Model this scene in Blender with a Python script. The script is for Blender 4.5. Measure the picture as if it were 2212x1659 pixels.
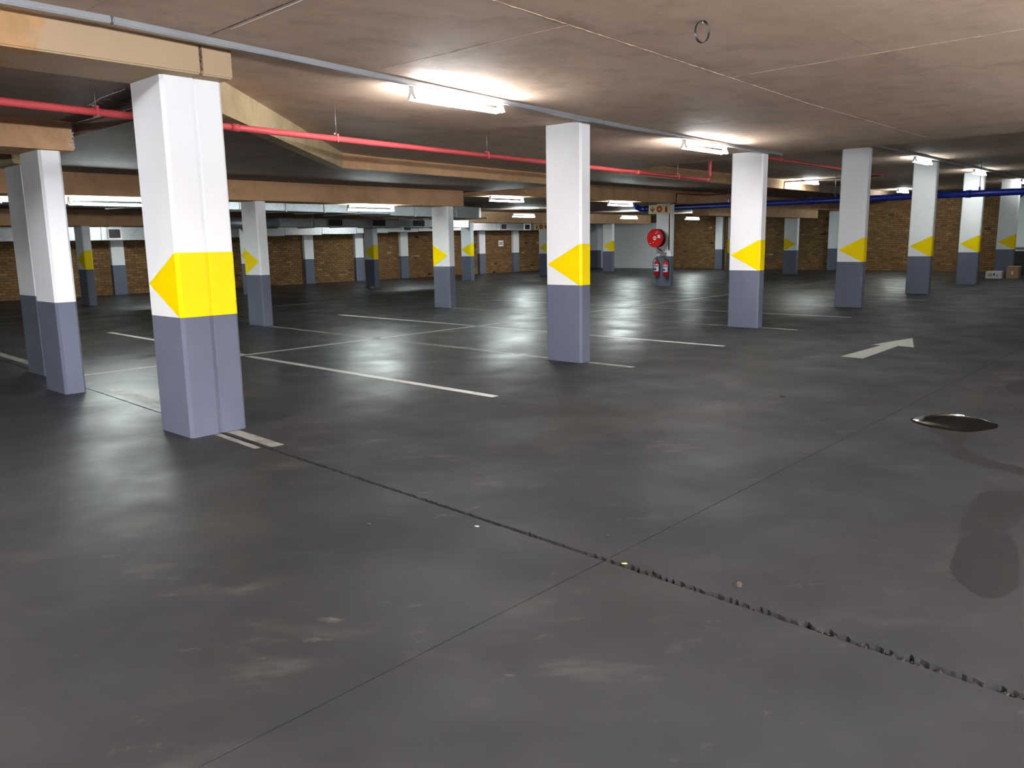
import bpy, bmesh, math, random
from mathutils import Vector, Matrix

# ------------------------------------------------------------------ clear
for o in list(bpy.data.objects):
    bpy.data.objects.remove(o, do_unlink=True)
scene = bpy.context.scene
COL = scene.collection
random.seed(7)

# ------------------------------------------------------------------ camera
# world: x along the pillar rows, y across the bays, z up, metres
F_PX, PITCH, ROLL, YAW, EYE = 1743.67, 0.17441, -0.017016, 0.738423, 1.5622
cam_data = bpy.data.cameras.new('camera')
cam = bpy.data.objects.new('camera', cam_data)
COL.objects.link(cam)
fw = Vector((math.cos(YAW) * math.cos(PITCH), math.sin(YAW) * math.cos(PITCH), -math.sin(PITCH)))
rt = Vector((math.sin(YAW), -math.cos(YAW), 0.0))
up = rt.cross(fw)
r2 = rt * math.cos(ROLL) + up * math.sin(ROLL)
u2 = -rt * math.sin(ROLL) + up * math.cos(ROLL)
M = Matrix((r2, u2, -fw)).transposed().to_4x4()
M.translation = Vector((0, 0, EYE))
cam.matrix_world = M
cam_data.sensor_fit = 'HORIZONTAL'
cam_data.sensor_width = 36.0
cam_data.lens = F_PX / 2212.0 * 36.0
cam_data.clip_start = 0.05
cam_data.clip_end = 200
scene.camera = cam

# ------------------------------------------------------------------ world and exposure
world = bpy.data.worlds.new('world')
scene.world = world
world.use_nodes = True
world.node_tree.nodes['Background'].inputs['Color'].default_value = (0.01, 0.01, 0.012, 1)
world.node_tree.nodes['Background'].inputs['Strength'].default_value = 0.2
vs = scene.view_settings
vs.view_transform = 'Standard'
vs.look = 'None'
vs.exposure = 2.35
vs.gamma = 1.0
vs.use_curve_mapping = False
# emission of the fluorescent tubes: warm white in the aisle, cool white in the far bays, stronger in added battens
TUBES = {'tube': ((0.98, 0.985, 1.0), 42.0), 'tube_cool': ((0.86, 1.0, 1.0), 35.0), 'tube_mid': ((0.98, 0.98, 1.0), 100.0), 'tube_dim': ((0.9, 1.0, 1.0), 15.0), 'tube_fair': ((0.98, 0.975, 1.0), 200.0), 'tube_bright': ((0.98, 0.975, 1.0), 490.0)}


# ------------------------------------------------------------------ materials
def hexc(r, g, b):
    f = lambda v: ((v / 255) / 12.92) if v / 255 <= 0.04045 else (((v / 255) + 0.055) / 1.055) ** 2.4
    return (f(r), f(g), f(b), 1)


class N:
    """small helper around a node tree"""
    def __init__(self, name):
        self.m = bpy.data.materials.new(name)
        self.m.use_nodes = True
        self.t = self.m.node_tree
        self.b = self.t.nodes['Principled BSDF']

    def new(self, kind, **kw):
        n = self.t.nodes.new(kind)
        for k, v in kw.items():
            if k in n.inputs.keys():
                n.inputs[k].default_value = v
            else:
                setattr(n, k, v)
        return n

    def link(self, a, b):
        self.t.links.new(a, b)

    def pos(self, scale=(1, 1, 1), rot=(0, 0, 0)):
        g = self.new('ShaderNodeNewGeometry')
        mp = self.new('ShaderNodeMapping')
        mp.inputs['Scale'].default_value = scale
        mp.inputs['Rotation'].default_value = rot
        self.link(g.outputs['Position'], mp.inputs['Vector'])
        return mp.outputs['Vector']

    def noise(self, vec, scale, detail=4, rough=0.55, dist=0.0):
        n = self.new('ShaderNodeTexNoise')
        n.inputs['Scale'].default_value = scale
        n.inputs['Detail'].default_value = detail
        n.inputs['Roughness'].default_value = rough
        n.inputs['Distortion'].default_value = dist
        self.link(vec, n.inputs['Vector'])
        return n.outputs['Fac']

    def ramp(self, fac, stops):
        r = self.new('ShaderNodeValToRGB')
        cr = r.color_ramp
        while len(cr.elements) < len(stops):
            cr.elements.new(0.5)
        for e, (p, c) in zip(cr.elements, stops):
            e.position = p
            e.color = c if len(c) == 4 else (*c, 1)
        self.link(fac, r.inputs['Fac'])
        return r.outputs['Color']

    def mix(self, fac, a, b, mode='MIX'):
        n = self.new('ShaderNodeMix', data_type='RGBA', blend_type=mode)
        if isinstance(fac, (int, float)):
            n.inputs[0].default_value = fac
        else:
            self.link(fac, n.inputs[0])
        for v, s in ((a, n.inputs[6]), (b, n.inputs[7])):
            if isinstance(v, tuple):
                s.default_value = v
            else:
                self.link(v, s)
        return n.outputs[2]

    def math(self, op, a, b=None, clamp=False):
        n = self.new('ShaderNodeMath', operation=op, use_clamp=clamp)
        for v, s in ((a, n.inputs[0]), (b, n.inputs[1])):
            if v is None:
                continue
            if isinstance(v, (int, float)):
                s.default_value = v
            else:
                self.link(v, s)
        return n.outputs[0]

    def bump(self, h, strength, dist=0.01):
        n = self.new('ShaderNodeBump')
        n.inputs['Strength'].default_value = strength
        n.inputs['Distance'].default_value = dist
        self.link(h, n.inputs['Height'])
        self.link(n.outputs['Normal'], self.b.inputs['Normal'])

    def out(self, color=None, rough=None, metal=None, spec=None):
        for v, k in ((color, 'Base Color'), (rough, 'Roughness'), (metal, 'Metallic'), (spec, 'Specular IOR Level')):
            if v is None:
                continue
            if isinstance(v, (int, float, tuple)):
                self.b.inputs[k].default_value = v
            else:
                self.link(v, self.b.inputs[k])
        return self.m


G = lambda v: (v, v, v, 1)


def mat_floor():
    n = N('power_floated_concrete')
    p = n.pos()
    big = n.noise(p, 0.38, 3, 0.5, 0.3)
    mid = n.noise(p, 1.5, 6, 0.6, 0.2)
    fine = n.noise(p, 9.0, 5, 0.6)
    tr = n.new('ShaderNodeMapping', vector_type='TEXTURE')
    tr.inputs['Rotation'].default_value = (0, 0, -0.75)
    tr.inputs['Scale'].default_value = (1.7, 0.8, 1)
    n.link(p, tr.inputs['Vector'])
    sweep = n.noise(tr.outputs['Vector'], 1.3, 5, 0.6, 0.3)
    scuff = n.noise(tr.outputs['Vector'], 3.4, 6, 0.62, 0.2)
    where = n.noise(p, 0.9, 2, 0.5)
    base = n.ramp(big, [(0.32, (0.0225, 0.0245, 0.0275)), (0.5, (0.0248, 0.0253, 0.0272)), (0.68, (0.0285, 0.0257, 0.0258))])
    base = n.mix(n.ramp(mid, [(0.38, G(0.0)), (0.72, G(0.6))]), base, (0.034, 0.0348, 0.0368, 1))
    base = n.mix(n.ramp(sweep, [(0.45, G(0.0)), (0.72, G(0.6))]), base, (0.0178, 0.0178, 0.0190, 1))
    # pale streaky scuffs where the trowel skin has worn off
    sm = n.math('MULTIPLY', n.ramp(scuff, [(0.54, G(0.0)), (0.76, G(0.9))]), n.ramp(where, [(0.45, G(0.0)), (0.62, G(1.0))]))
    base = n.mix(sm, base, (0.066, 0.063, 0.063, 1))
    sc2 = n.noise(tr.outputs['Vector'], 7.5, 7, 0.7, 0.2)
    w2 = n.noise(p, 1.7, 2, 0.5)
    base = n.mix(n.math('MULTIPLY', n.ramp(sc2, [(0.60, G(0.0)), (0.74, G(0.85))]), n.ramp(w2, [(0.50, G(0.0)), (0.62, G(1.0))])), base, (0.105, 0.099, 0.097, 1))
    spk = n.noise(p, 55, 3, 0.7)
    base = n.mix(n.ramp(spk, [(0.64, G(0.0)), (0.80, G(0.4))]), base, (0.018, 0.018, 0.018, 1))
    # the bays and the slab beyond the joint are polished by use, the aisle is worn matt
    g = n.new('ShaderNodeNewGeometry')
    sep = n.new('ShaderNodeSeparateXYZ')
    n.link(g.outputs['Position'], sep.inputs[0])
    my = n.math('DIVIDE', n.math('SUBTRACT', sep.outputs[1], 5.6), 2.2, True)
    mx = n.math('MULTIPLY', n.math('DIVIDE', n.math('SUBTRACT', 3.6, sep.outputs[0]), 1.5, True), n.math('DIVIDE', n.math('SUBTRACT', sep.outputs[1], 3.4), 2.0, True))
    pol = n.math('MAXIMUM', my, mx)
    patch = n.ramp(n.noise(p, 1.3, 4, 0.55, 0.2), [(0.36, G(0.0)), (0.64, G(1.0))])
    gl = n.mix(patch, G(0.31), G(0.46))
    rr = n.mix(pol, n.mix(patch, G(0.5), G(0.62)), gl)
    sp = n.math('ADD', n.math('MULTIPLY', pol, 0.17), 0.07)
    n.bump(n.math('ADD', n.math('MULTIPLY', fine, 0.6), n.math('MULTIPLY', mid, 0.5)), 0.16, 0.012)
    return n.out(base, rr, spec=sp)


def mat_concrete(name, c0, c1, c2, seams=None, rough=0.72, scuff=0.5, patch=None):
    n = N(name)
    p = n.pos()
    big = n.noise(p, 0.5, 3, 0.5, 0.5)
    streak = n.noise(n.pos((0.5, 2.2, 2.2)), 1.5, 6, 0.6, 0.4)
    fine = n.noise(p, 14, 6, 0.65)
    col = n.mix(n.ramp(big, [(0.3, G(0.0)), (0.7, G(1.0))]), c0, c1)
    mott = n.noise(p, 2.3, 7, 0.68, 0.3)
    col = n.mix(n.ramp(mott, [(0.30, G(0.55)), (0.52, G(0.0))]), col, (c2[0] * 0.62, c2[1] * 0.60, c2[2] * 0.58, 1))
    stain = n.noise(n.pos((0.7, 1, 1)), 0.9, 5, 0.6, 0.8)
    col = n.mix(n.ramp(stain, [(0.56, G(0.0)), (0.74, G(0.5))]), col, (c0[0] * 0.80, c0[1] * 0.76, c0[2] * 0.66, 1))
    col = n.mix(n.ramp(streak, [(0.45, G(0.0)), (0.8, G(0.75))]), col, c2)
    sc = n.noise(n.pos((1, 1.8, 1)), 1.7, 9, 0.75, 0.4)
    col = n.mix(n.ramp(sc, [(0.63, G(0.0)), (0.74, G(scuff))]), col, (min(c1[0] * 1.9, 0.7), min(c1[1] * 1.9, 0.65), min(c1[2] * 1.9, 0.6), 1))
    pit = n.noise(p, 38, 3, 0.6)
    col = n.mix(n.ramp(pit, [(0.66, G(0.0)), (0.74, G(0.3))]), col, (0.05, 0.04, 0.032, 1))
    h = n.math('ADD', n.math('MULTIPLY', fine, 0.35), n.math('MULTIPLY', streak, 0.4))
    if seams:
        # board joints of the shuttering: thin ridges every few decimetres
        sx, sy = seams
        g = n.new('ShaderNodeNewGeometry')
        sep = n.new('ShaderNodeSeparateXYZ')
        n.link(g.outputs['Position'], sep.inputs[0])
        wob = n.math('MULTIPLY', n.noise(p, 3.0, 2), 0.02)
        tot = None
        for ax, st in ((0, sx), (1, sy)):
            if not st:
                continue
            v = n.math('ADD', sep.outputs[ax], wob)
            v = n.math('DIVIDE', v, st)
            v = n.math('FRACT', v)
            v = n.math('ABSOLUTE', n.math('SUBTRACT', v, 0.5))
            v = n.math('GREATER_THAN', v, 0.5 - 0.004 / st)
            tot = v if tot is None else n.math('MAXIMUM', tot, v)
        msk = n.math('MULTIPLY', tot, n.ramp(n.noise(p, 0.8, 3), [(0.4, G(0.0)), (0.6, G(1.0))]))
        col = n.mix(n.math('MULTIPLY', msk, 0.45), col, (c0[0] * 0.5, c0[1] * 0.48, c0[2] * 0.45, 1))
        h = n.math('ADD', h, n.math('MULTIPLY', msk, 0.5))
    if patch:
        g2 = n.new('ShaderNodeNewGeometry')
        s2 = n.new('ShaderNodeSeparateXYZ')
        n.link(g2.outputs['Position'], s2.inputs[0])
        v = n.math('ADD', s2.outputs[0], n.math('MULTIPLY', n.noise(p, 2.4, 5, 0.6), 1.1))
        col = n.mix(n.ramp(n.math('SUBTRACT', v, patch[0]), [(0.48, G(0.0)), (0.56, G(0.85))]), col, patch[1])
    n.bump(h, 0.5, 0.012)
    return n.out(col, rough, spec=0.08)


def mat_paint(name, c, rough=0.5, var=0.06, bump=0.12, dirt=0.0):
    n = N(name)
    p = n.pos()
    v = n.noise(p, 1.3, 4, 0.6)
    d = (c[0] * (1 - var * 2), c[1] * (1 - var * 2), c[2] * (1 - var * 1.8), 1)
    col = n.mix(n.ramp(v, [(0.35, G(0.0)), (0.7, G(1.0))]), (*c[:3], 1), d)
    if dirt:
        k = n.noise(n.pos((3, 3, 0.7)), 2.0, 7, 0.7, 0.6)
        col = n.mix(n.ramp(k, [(0.56, G(0.0)), (0.8, G(dirt))]), col, (c[0] * 0.5, c[1] * 0.47, c[2] * 0.42, 1))
    n.bump(n.noise(p, 22, 5, 0.6), bump, 0.006)
    return n.out(col, rough, spec=0.15)


def mat_plain(name, c, rough=0.5, metal=0.0, spec=0.5, var=0.1, scale=8):
    n = N(name)
    v = n.noise(n.pos(), scale, 4, 0.6)
    col = n.mix(v, (c[0] * (1 - var), c[1] * (1 - var), c[2] * (1 - var), 1), (min(c[0] * (1 + var), 1), min(c[1] * (1 + var), 1), min(c[2] * (1 + var), 1), 1))
    n.b.inputs['Metallic'].default_value = metal
    return n.out(col, rough, spec=spec)


def mat_line(name, c, wear):
    n = N(name)
    p = n.pos()
    k = n.noise(p, 5.5, 8, 0.72, 0.3)
    col = n.mix(n.ramp(k, [(wear, G(0.0)), (wear + 0.16, G(0.8))]), c, (0.05, 0.048, 0.047, 1))
    n.bump(n.noise(p, 25, 4), 0.15, 0.004)
    return n.out(col, 0.5, spec=0.4)


def mat_emit(name, c, s):
    n = N(name)
    n.b.inputs['Base Color'].default_value = (0.9, 0.9, 0.9, 1)
    n.b.inputs['Emission Color'].default_value = (*c, 1)
    n.b.inputs['Emission Strength'].default_value = s
    return n.m


def mat_brick(name, source):
    n = N(name)
    p = n.pos()
    if source == 'object':
        oi = n.new('ShaderNodeObjectInfo')
        f = n.math('ADD', n.math('MULTIPLY', oi.outputs['Random'], 0.62), 0.19)
    else:
        at = n.new('ShaderNodeAttribute', attribute_name='tint')
        f = at.outputs['Fac']
    col = n.ramp(f, [(0.0, hexc(58, 40, 28)), (0.12, hexc(104, 78, 52)), (0.5, hexc(128, 98, 64)), (0.8, hexc(142, 112, 74)),
                     (0.93, hexc(160, 132, 88)), (1.0, hexc(184, 158, 116))])
    k = n.noise(p, 11, 6, 0.7)
    col = n.mix(n.ramp(k, [(0.4, G(0.0)), (0.75, G(0.6))]), col, hexc(62, 46, 34))
    n.bump(n.noise(p, 30, 5, 0.7), 0.4, 0.01)
    return n.out(col, 0.85, spec=0.2)


def mat_brick_texture():
    n = N('brown_brick_far')
    g = n.new('ShaderNodeNewGeometry')
    sep = n.new('ShaderNodeSeparateXYZ')
    n.link(g.outputs['Position'], sep.inputs[0])
    cmb = n.new('ShaderNodeCombineXYZ')
    n.link(n.math('ADD', sep.outputs[0], sep.outputs[1]), cmb.inputs[0])
    n.link(sep.outputs[2], cmb.inputs[1])
    br = n.new('ShaderNodeTexBrick')
    n.link(cmb.outputs[0], br.inputs['Vector'])
    br.inputs['Scale'].default_value = 1.0
    br.inputs['Brick Width'].default_value = 0.24
    br.inputs['Row Height'].default_value = 0.086
    br.inputs['Mortar Size'].default_value = 0.006
    br.inputs['Color1'].default_value = hexc(128, 98, 64)
    br.inputs['Color2'].default_value = hexc(96, 70, 46)
    br.inputs['Mortar'].default_value = hexc(60, 52, 44)
    return n.out(br.outputs['Color'], 0.85, spec=0.2)


def mat_galv():
    n = N('galvanised_sheet')
    p = n.pos()
    vo = n.new('ShaderNodeTexVoronoi')
    vo.inputs['Scale'].default_value = 14
    n.link(p, vo.inputs['Vector'])
    k = n.noise(p, 1.1, 4)
    col = n.mix(vo.outputs['Distance'], (0.42, 0.45, 0.48, 1), (0.58, 0.61, 0.64, 1))
    col = n.mix(n.math('MULTIPLY', k, 0.4), col, (0.35, 0.37, 0.40, 1))
    n.b.inputs['Metallic'].default_value = 0.75
    n.bump(n.noise(p, 2.5, 2), 0.15, 0.02)
    return n.out(col, 0.42)


MAT = {}
MAT['floor'] = mat_floor()
MAT['dirt'] = mat_plain('joint_dirt', (0.008, 0.007, 0.006), 1.0, spec=0.0, var=0.5, scale=30)
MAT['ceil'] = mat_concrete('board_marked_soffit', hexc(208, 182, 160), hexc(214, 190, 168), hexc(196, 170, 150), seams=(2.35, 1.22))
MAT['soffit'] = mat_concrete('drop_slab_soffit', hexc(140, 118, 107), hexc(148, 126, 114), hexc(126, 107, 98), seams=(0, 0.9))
MAT['beam'] = mat_concrete('tan_beam_concrete', hexc(200, 160, 122), hexc(194, 158, 124), hexc(178, 142, 108), scuff=0.7)
MAT['edge_beam'] = mat_concrete('patched_edge_beam_concrete', hexc(190, 152, 112), hexc(182, 148, 110), hexc(168, 134, 98), scuff=0.7, patch=(2.15, hexc(178, 158, 132)))
MAT['beam_grey'] = mat_concrete('grey_patch_concrete', hexc(190, 166, 136), hexc(186, 168, 142), hexc(174, 152, 124), scuff=0.4)
MAT['beam_olive'] = mat_concrete('olive_beam_concrete', hexc(182, 164, 128), hexc(186, 168, 134), hexc(166, 150, 116), scuff=0.6)
MAT['white'] = mat_paint('white_pillar_paint', hexc(234, 238, 242)[:3], 0.5, 0.02)
MAT['grey'] = mat_paint('grey_pillar_paint', hexc(101, 107, 124)[:3], 0.42, 0.05)
MAT['yellow'] = mat_paint('yellow_marking_paint', (0.93, 0.70, 0.0), 0.45, 0.01)
MAT['line'] = mat_line('worn_white_line_paint', hexc(172, 173, 170), 0.57)
MAT['line_worn'] = mat_line('very_worn_line_paint', hexc(136, 134, 128), 0.48)
MAT['arrow'] = mat_line('floor_arrow_paint', hexc(134, 136, 128), 0.60)
for k_, (c_, s_) in TUBES.items():
    MAT[k_] = mat_emit(k_, c_, s_)
MAT['lampwhite'] = mat_plain('lamp_housing_enamel', (0.8, 0.79, 0.8), 0.4, var=0.03)
MAT['galvpipe'] = mat_plain('galvanised_trunking', (0.34, 0.36, 0.39), 0.4, 0.6, var=0.2, scale=4)
MAT['galv'] = mat_galv()
MAT['dark'] = mat_plain('black_rubber', (0.012, 0.012, 0.013), 0.55)
MAT['steel'] = mat_plain('steel_rod', (0.4, 0.39, 0.38), 0.4, 0.8)
MAT['redpipe'] = mat_plain('red_pipe_paint', hexc(196, 78, 82)[:3], 0.45, spec=0.25, var=0.08)
MAT['bluepipe'] = mat_plain('blue_pipe_paint', hexc(22, 40, 140)[:3], 0.35, var=0.1)
MAT['firered'] = mat_plain('fire_red_enamel', hexc(190, 22, 26)[:3], 0.3, var=0.06)
MAT['deepred'] = mat_plain('dark_red_steel', hexc(110, 16, 18)[:3], 0.45, var=0.1)
MAT['paper'] = mat_plain('white_label', (0.78, 0.79, 0.82), 0.5, var=0.03)
MAT['ink'] = mat_plain('blue_black_print', (0.02, 0.03, 0.12), 0.6)
MAT['inkblue'] = mat_plain('blue_print', hexc(40, 60, 150)[:3], 0.6)
MAT['inkred'] = mat_plain('red_print', hexc(170, 30, 30)[:3], 0.6)
MAT['signcream'] = mat_plain('photoluminescent_board', hexc(214, 210, 160)[:3], 0.5, var=0.05)
MAT['signred'] = mat_plain('sign_red_print', hexc(176, 30, 24)[:3], 0.5)
MAT['cardboard'] = mat_plain('brown_cardboard', hexc(150, 122, 92)[:3], 0.8, var=0.12)
MAT['cartonwhite'] = mat_plain('white_carton', hexc(205, 208, 212)[:3], 0.6, var=0.06)
MAT['blackbox'] = mat_plain('black_laminate', (0.01, 0.01, 0.011), 0.5)
MAT['brick'] = mat_brick('brown_brick', 'attr')
MAT['brick_single'] = mat_brick('brown_brick_single', 'object')
MAT['mortar'] = mat_plain('dark_mortar', hexc(66, 52, 40)[:3], 0.95, var=0.3, scale=20)
MAT['brick_far'] = mat_brick_texture()
MAT['damp'] = mat_plain('damp_concrete', (0.016, 0.0157, 0.0165), 0.6, spec=0.12, var=0.3, scale=6)
MAT['pebble'] = mat_plain('crushed_aggregate', (0.034, 0.028, 0.024), 0.95, spec=0.05, var=0.9, scale=60)
MAT['chip'] = mat_plain('stone_chip', (0.05, 0.039, 0.031), 0.9, var=0.6, scale=40)
MAT['leaf'] = mat_plain('yellow_scrap', hexc(200, 180, 90)[:3], 0.8)
n_ = N('oily_water')
n_.b.inputs['IOR'].default_value = 1.36
MAT['water'] = n_.out((0.004, 0.004, 0.004, 1), 0.03)
n_.bump(n_.noise(n_.pos(), 7, 3), 0.03, 0.01)
MAT['seal'] = mat_plain('white_efflorescence', (0.62, 0.62, 0.62), 0.9, var=0.2)
MAT['spall'] = mat_concrete('spalled_concrete', hexc(92, 74, 64), hexc(80, 64, 54), hexc(60, 48, 42), scuff=0.8)


# ------------------------------------------------------------------ mesh helpers
def link(name, me, mat=None, parent=None, loc=None, **props):
    o = bpy.data.objects.new(name, me)
    COL.objects.link(o)
    if mat is not None and me is not None and not me.materials:
        me.materials.append(MAT[mat])
    if parent:
        o.parent = parent
    if loc:
        o.location = loc
    for k, v in props.items():
        o[k] = v
    return o


def thing(name, label, cat, loc=(0, 0, 0), rz=0.0, group=None):
    o = bpy.data.objects.new(name, None)
    o.empty_display_size = 0.2
    COL.objects.link(o)
    o.location = loc
    o.rotation_euler = (0, 0, rz)
    o['label'] = label
    o['category'] = cat
    if group:
        o['group'] = group
    return o


def tag(o, label, cat, group=None):
    o['label'] = label
    o['category'] = cat
    if group:
        o['group'] = group
    return o


class MB:
    """collects vertices and faces for ONE mesh"""
    def __init__(self):
        self.v, self.f, self.sm = [], [], []

    def add(self, vs, fs, smooth=False):
        k = len(self.v)
        self.v += [tuple(p) for p in vs]
        self.f += [tuple(i + k for i in f) for f in fs]
        self.sm += [smooth] * len(fs)
        return self

    def box(self, x0, x1, y0, y1, z0, z1):
        vs = [(x0, y0, z0), (x1, y0, z0), (x1, y1, z0), (x0, y1, z0), (x0, y0, z1), (x1, y0, z1), (x1, y1, z1), (x0, y1, z1)]
        fs = [(0, 3, 2, 1), (4, 5, 6, 7), (0, 1, 5, 4), (1, 2, 6, 5), (2, 3, 7, 6), (3, 0, 4, 7)]
        return self.add(vs, fs)

    def prism(self, poly, z0, z1, cap0=True, cap1=True):
        n = len(poly)
        vs = [(x, y, z0) for x, y in poly] + [(x, y, z1) for x, y in poly]
        fs = [(i, (i + 1) % n, (i + 1) % n + n, i + n) for i in range(n)]
        if cap0:
            fs.append(tuple(range(n - 1, -1, -1)))
        if cap1:
            fs.append(tuple(range(n, 2 * n)))
        return self.add(vs, fs)

    def tube(self, pts, r, seg=12, caps=True, flat=None):
        pts = [Vector(p) for p in pts]
        rings = []
        for i, p in enumerate(pts):
            a = (pts[i] - pts[i - 1]).normalized() if i else None
            b = (pts[i + 1] - pts[i]).normalized() if i < len(pts) - 1 else None
            t = (a + b).normalized() if a is not None and b is not None else (a if a is not None else b)
            ref = Vector((0, 0, 1)) if abs(t.z) < 0.93 else Vector((1, 0, 0))
            s = t.cross(ref).normalized()
            u = s.cross(t).normalized()
            k = 1.0
            if a is not None and b is not None:
                k = 1 / max(0.35, math.cos(a.angle(b) / 2))
            ra = r if not isinstance(r, (list, tuple)) else r[i]
            rings.append([p + (s * math.cos(q) + u * math.sin(q)) * ra * (k if False else 1) for q in [2 * math.pi * j / seg for j in range(seg)]])
        vs = [q for g in rings for q in g]
        fs = []
        for i in range(len(pts) - 1):
            for j in range(seg):
                j2 = (j + 1) % seg
                fs.append((i * seg + j, (i + 1) * seg + j, (i + 1) * seg + j2, i * seg + j2))
        self.add(vs, fs, True)
        if caps:
            k = len(self.v) - len(vs)
            self.f.append(tuple(k + j for j in range(seg)))
            self.f.append(tuple(k + (len(pts) - 1) * seg + j for j in range(seg - 1, -1, -1)))
            self.sm += [False, False]
        return self

    def mesh(self, name):
        me = bpy.data.meshes.new(name)
        me.from_pydata(self.v, [], self.f)
        me.polygons.foreach_set('use_smooth', self.sm)
        me.update()
        bm = bmesh.new()
        bm.from_mesh(me)
        bmesh.ops.recalc_face_normals(bm, faces=bm.faces)
        bm.to_mesh(me)
        bm.free()
        return me

    def build(self, name, mat, parent=None, loc=None, bevel=0.0, **props):
        me = self.mesh(name)
        if bevel:
            bm = bmesh.new()
            bm.from_mesh(me)
            bmesh.ops.bevel(bm, geom=[e for e in bm.edges if e.calc_face_angle(0) > 0.6], offset=bevel, segments=2, affect='EDGES', clamp_overlap=True)
            bm.to_mesh(me)
            bm.free()
        return link(name, me, mat, parent, loc, **props)


def arc(c, r, a0, a1, n, plane='xy'):
    out = []
    for i in range(n + 1):
        a = a0 + (a1 - a0) * i / n
        out.append((c[0] + r * math.cos(a), c[1] + r * math.sin(a)))
    return out


# ------------------------------------------------------------------ the setting: floor
X0, X1, Y0, Y1 = -12.0, 38.5, -9.0, 28.75
jx = lambda y: 3.0 + 0.045 * y          # the movement joint across the floor
SAW = 2.22                              # saw cut along the aisle


def jag(seed, amp):
    rnd = random.Random(seed)
    ph = [(rnd.uniform(0, 6.28), rnd.uniform(2, 30), rnd.uniform(0.2, 1)) for _ in range(14)]
    def f(t):
        return amp * sum(w * math.sin(p + k * t) for p, k, w in ph) / 3.2
    return f


floor = MB().box(X0, X1, Y0, Y1, -0.30, -0.06).build('floor', 'dirt', kind='structure')
jl, jr = jag(1, 0.006), jag(2, 0.013)
jn = random.Random(5)


def joint_edge(side, ya, yb):
    """jagged arris of the movement joint, wider towards the aisle"""
    pts, y = [], ya
    while y < yb:
        w = 0.009 + 0.009 * max(0.0, min(1.0, (6.0 - y) / 4.5))
        if y > 6.0:
            w = 0.008
        if side < 0:
            pts.append((jx(y) - w * 0.55 + jl(y * 3) * 0.6 + jn.uniform(-1, 1) * 0.0015, y))
        else:
            k = (1.0 + 1.0 * max(0.0, min(1.0, (2.6 - y) / 1.2))) if y < 6.0 else 0.4
            pts.append((jx(y) + w * 0.8 + k * (abs(jr(y * 3)) * 1.15 + jn.uniform(0, 1) * 0.009), y))
        y += 0.018 if y < 6.5 else 0.06
    pts.append((jx(yb) + side * 0.008, yb))
    return pts


g = 0.0035
for side, ya, yb in ((-1, Y0, SAW - g), (-1, SAW + g, Y1), (1, Y0, SAW - g), (1, SAW + g, Y1)):
    e = joint_edge(side, max(ya, -3.0), min(yb, 15.0))
    if ya < -3.0:
        e = [(jx(ya) + side * 0.02, ya)] + e
    if yb > 15.0:
        e = e + [(jx(yb) + side * 0.004, yb)]
    far = X0 if side < 0 else X1
    poly = [(far, ya)] + e + [(far, yb)]
    if side > 0:
        poly = poly[::-1]
    s = MB().prism(poly, -0.06, 0.0).build('slab', 'floor', floor)

# crumbs of broken aggregate lying in the joint
mb = MB()
rnd = random.Random(11)
for i in range(700):
    y = -1.2 + 7.3 * rnd.random() ** 1.3
    r = rnd.uniform(0.003, 0.010) * (1.3 if y < 2 else 0.8)
    x = jx(y) + rnd.uniform(-0.006, 0.022 if y > 2.4 else 0.034)
    z = -rnd.uniform(0.010, 0.028)
    vs = []
    for (a, b, c) in ((1, 0, 0), (-1, 0, 0), (0, 1, 0), (0, -1, 0), (0, 0, 1), (0, 0, -1)):
        k = r * rnd.uniform(0.6, 1.3)
        vs.append((x + a * k, y + b * k * 1.3, z + c * k))
    mb.add(vs, [(0, 2, 4), (2, 1, 4), (1, 3, 4), (3, 0, 4), (2, 0, 5), (1, 2, 5), (3, 1, 5), (0, 3, 5)])
mb.build('joint_rubble', 'pebble', floor, kind='stuff')


def strip(name, a, b, w, mat, parent=None, z=0.0015, seed=0, **kw):
    """a painted strip with slightly ragged edges"""
    a, b = Vector((*a, 0)), Vector((*b, 0))
    d = (b - a)
    L = d.length
    d.normalize()
    s = Vector((-d.y, d.x, 0))
    rn = random.Random(seed)
    n = max(2, int(L / 0.12))
    p1 = [a + d * (L * i / n) + s * (w / 2 + rn.uniform(-1, 1) * 0.004) for i in range(n + 1)]
    p2 = [a + d * (L * i / n) - s * (w / 2 + rn.uniform(-1, 1) * 0.004) for i in range(n + 1)]
    vs = [(p.x, p.y, z) for p in p1] + [(p.x, p.y, z) for p in p2]
    fs = [(i, i + n + 1, i + n + 2, i + 1) for i in range(n)]
    return MB().add(vs, fs).build(name, mat, parent, **kw)


# hairline cracks running off the pillar corners
for k, (a, b) in enumerate([((3.66, 6.15), (4.12, 6.52)), ((8.45, 6.2), (8.9, 5.75)), ((2.1, 6.6), (2.95, 6.95)), ((3.55, 9.6), (4.0, 9.9))]):
    strip('hairline_crack', a, b, 0.006, 'dark', floor, 0.001, k)

# ------------------------------------------------------------------ the setting: ceiling, drop slabs and beams
ZC, ZU = 3.0, 3.42
def ceil_z(x):
    """the soffit falls gently from the joint towards the roof step"""
    return 3.11 - 0.11 * max(0.0, min(1.0, (x - 2.5) / 6.5))


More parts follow.
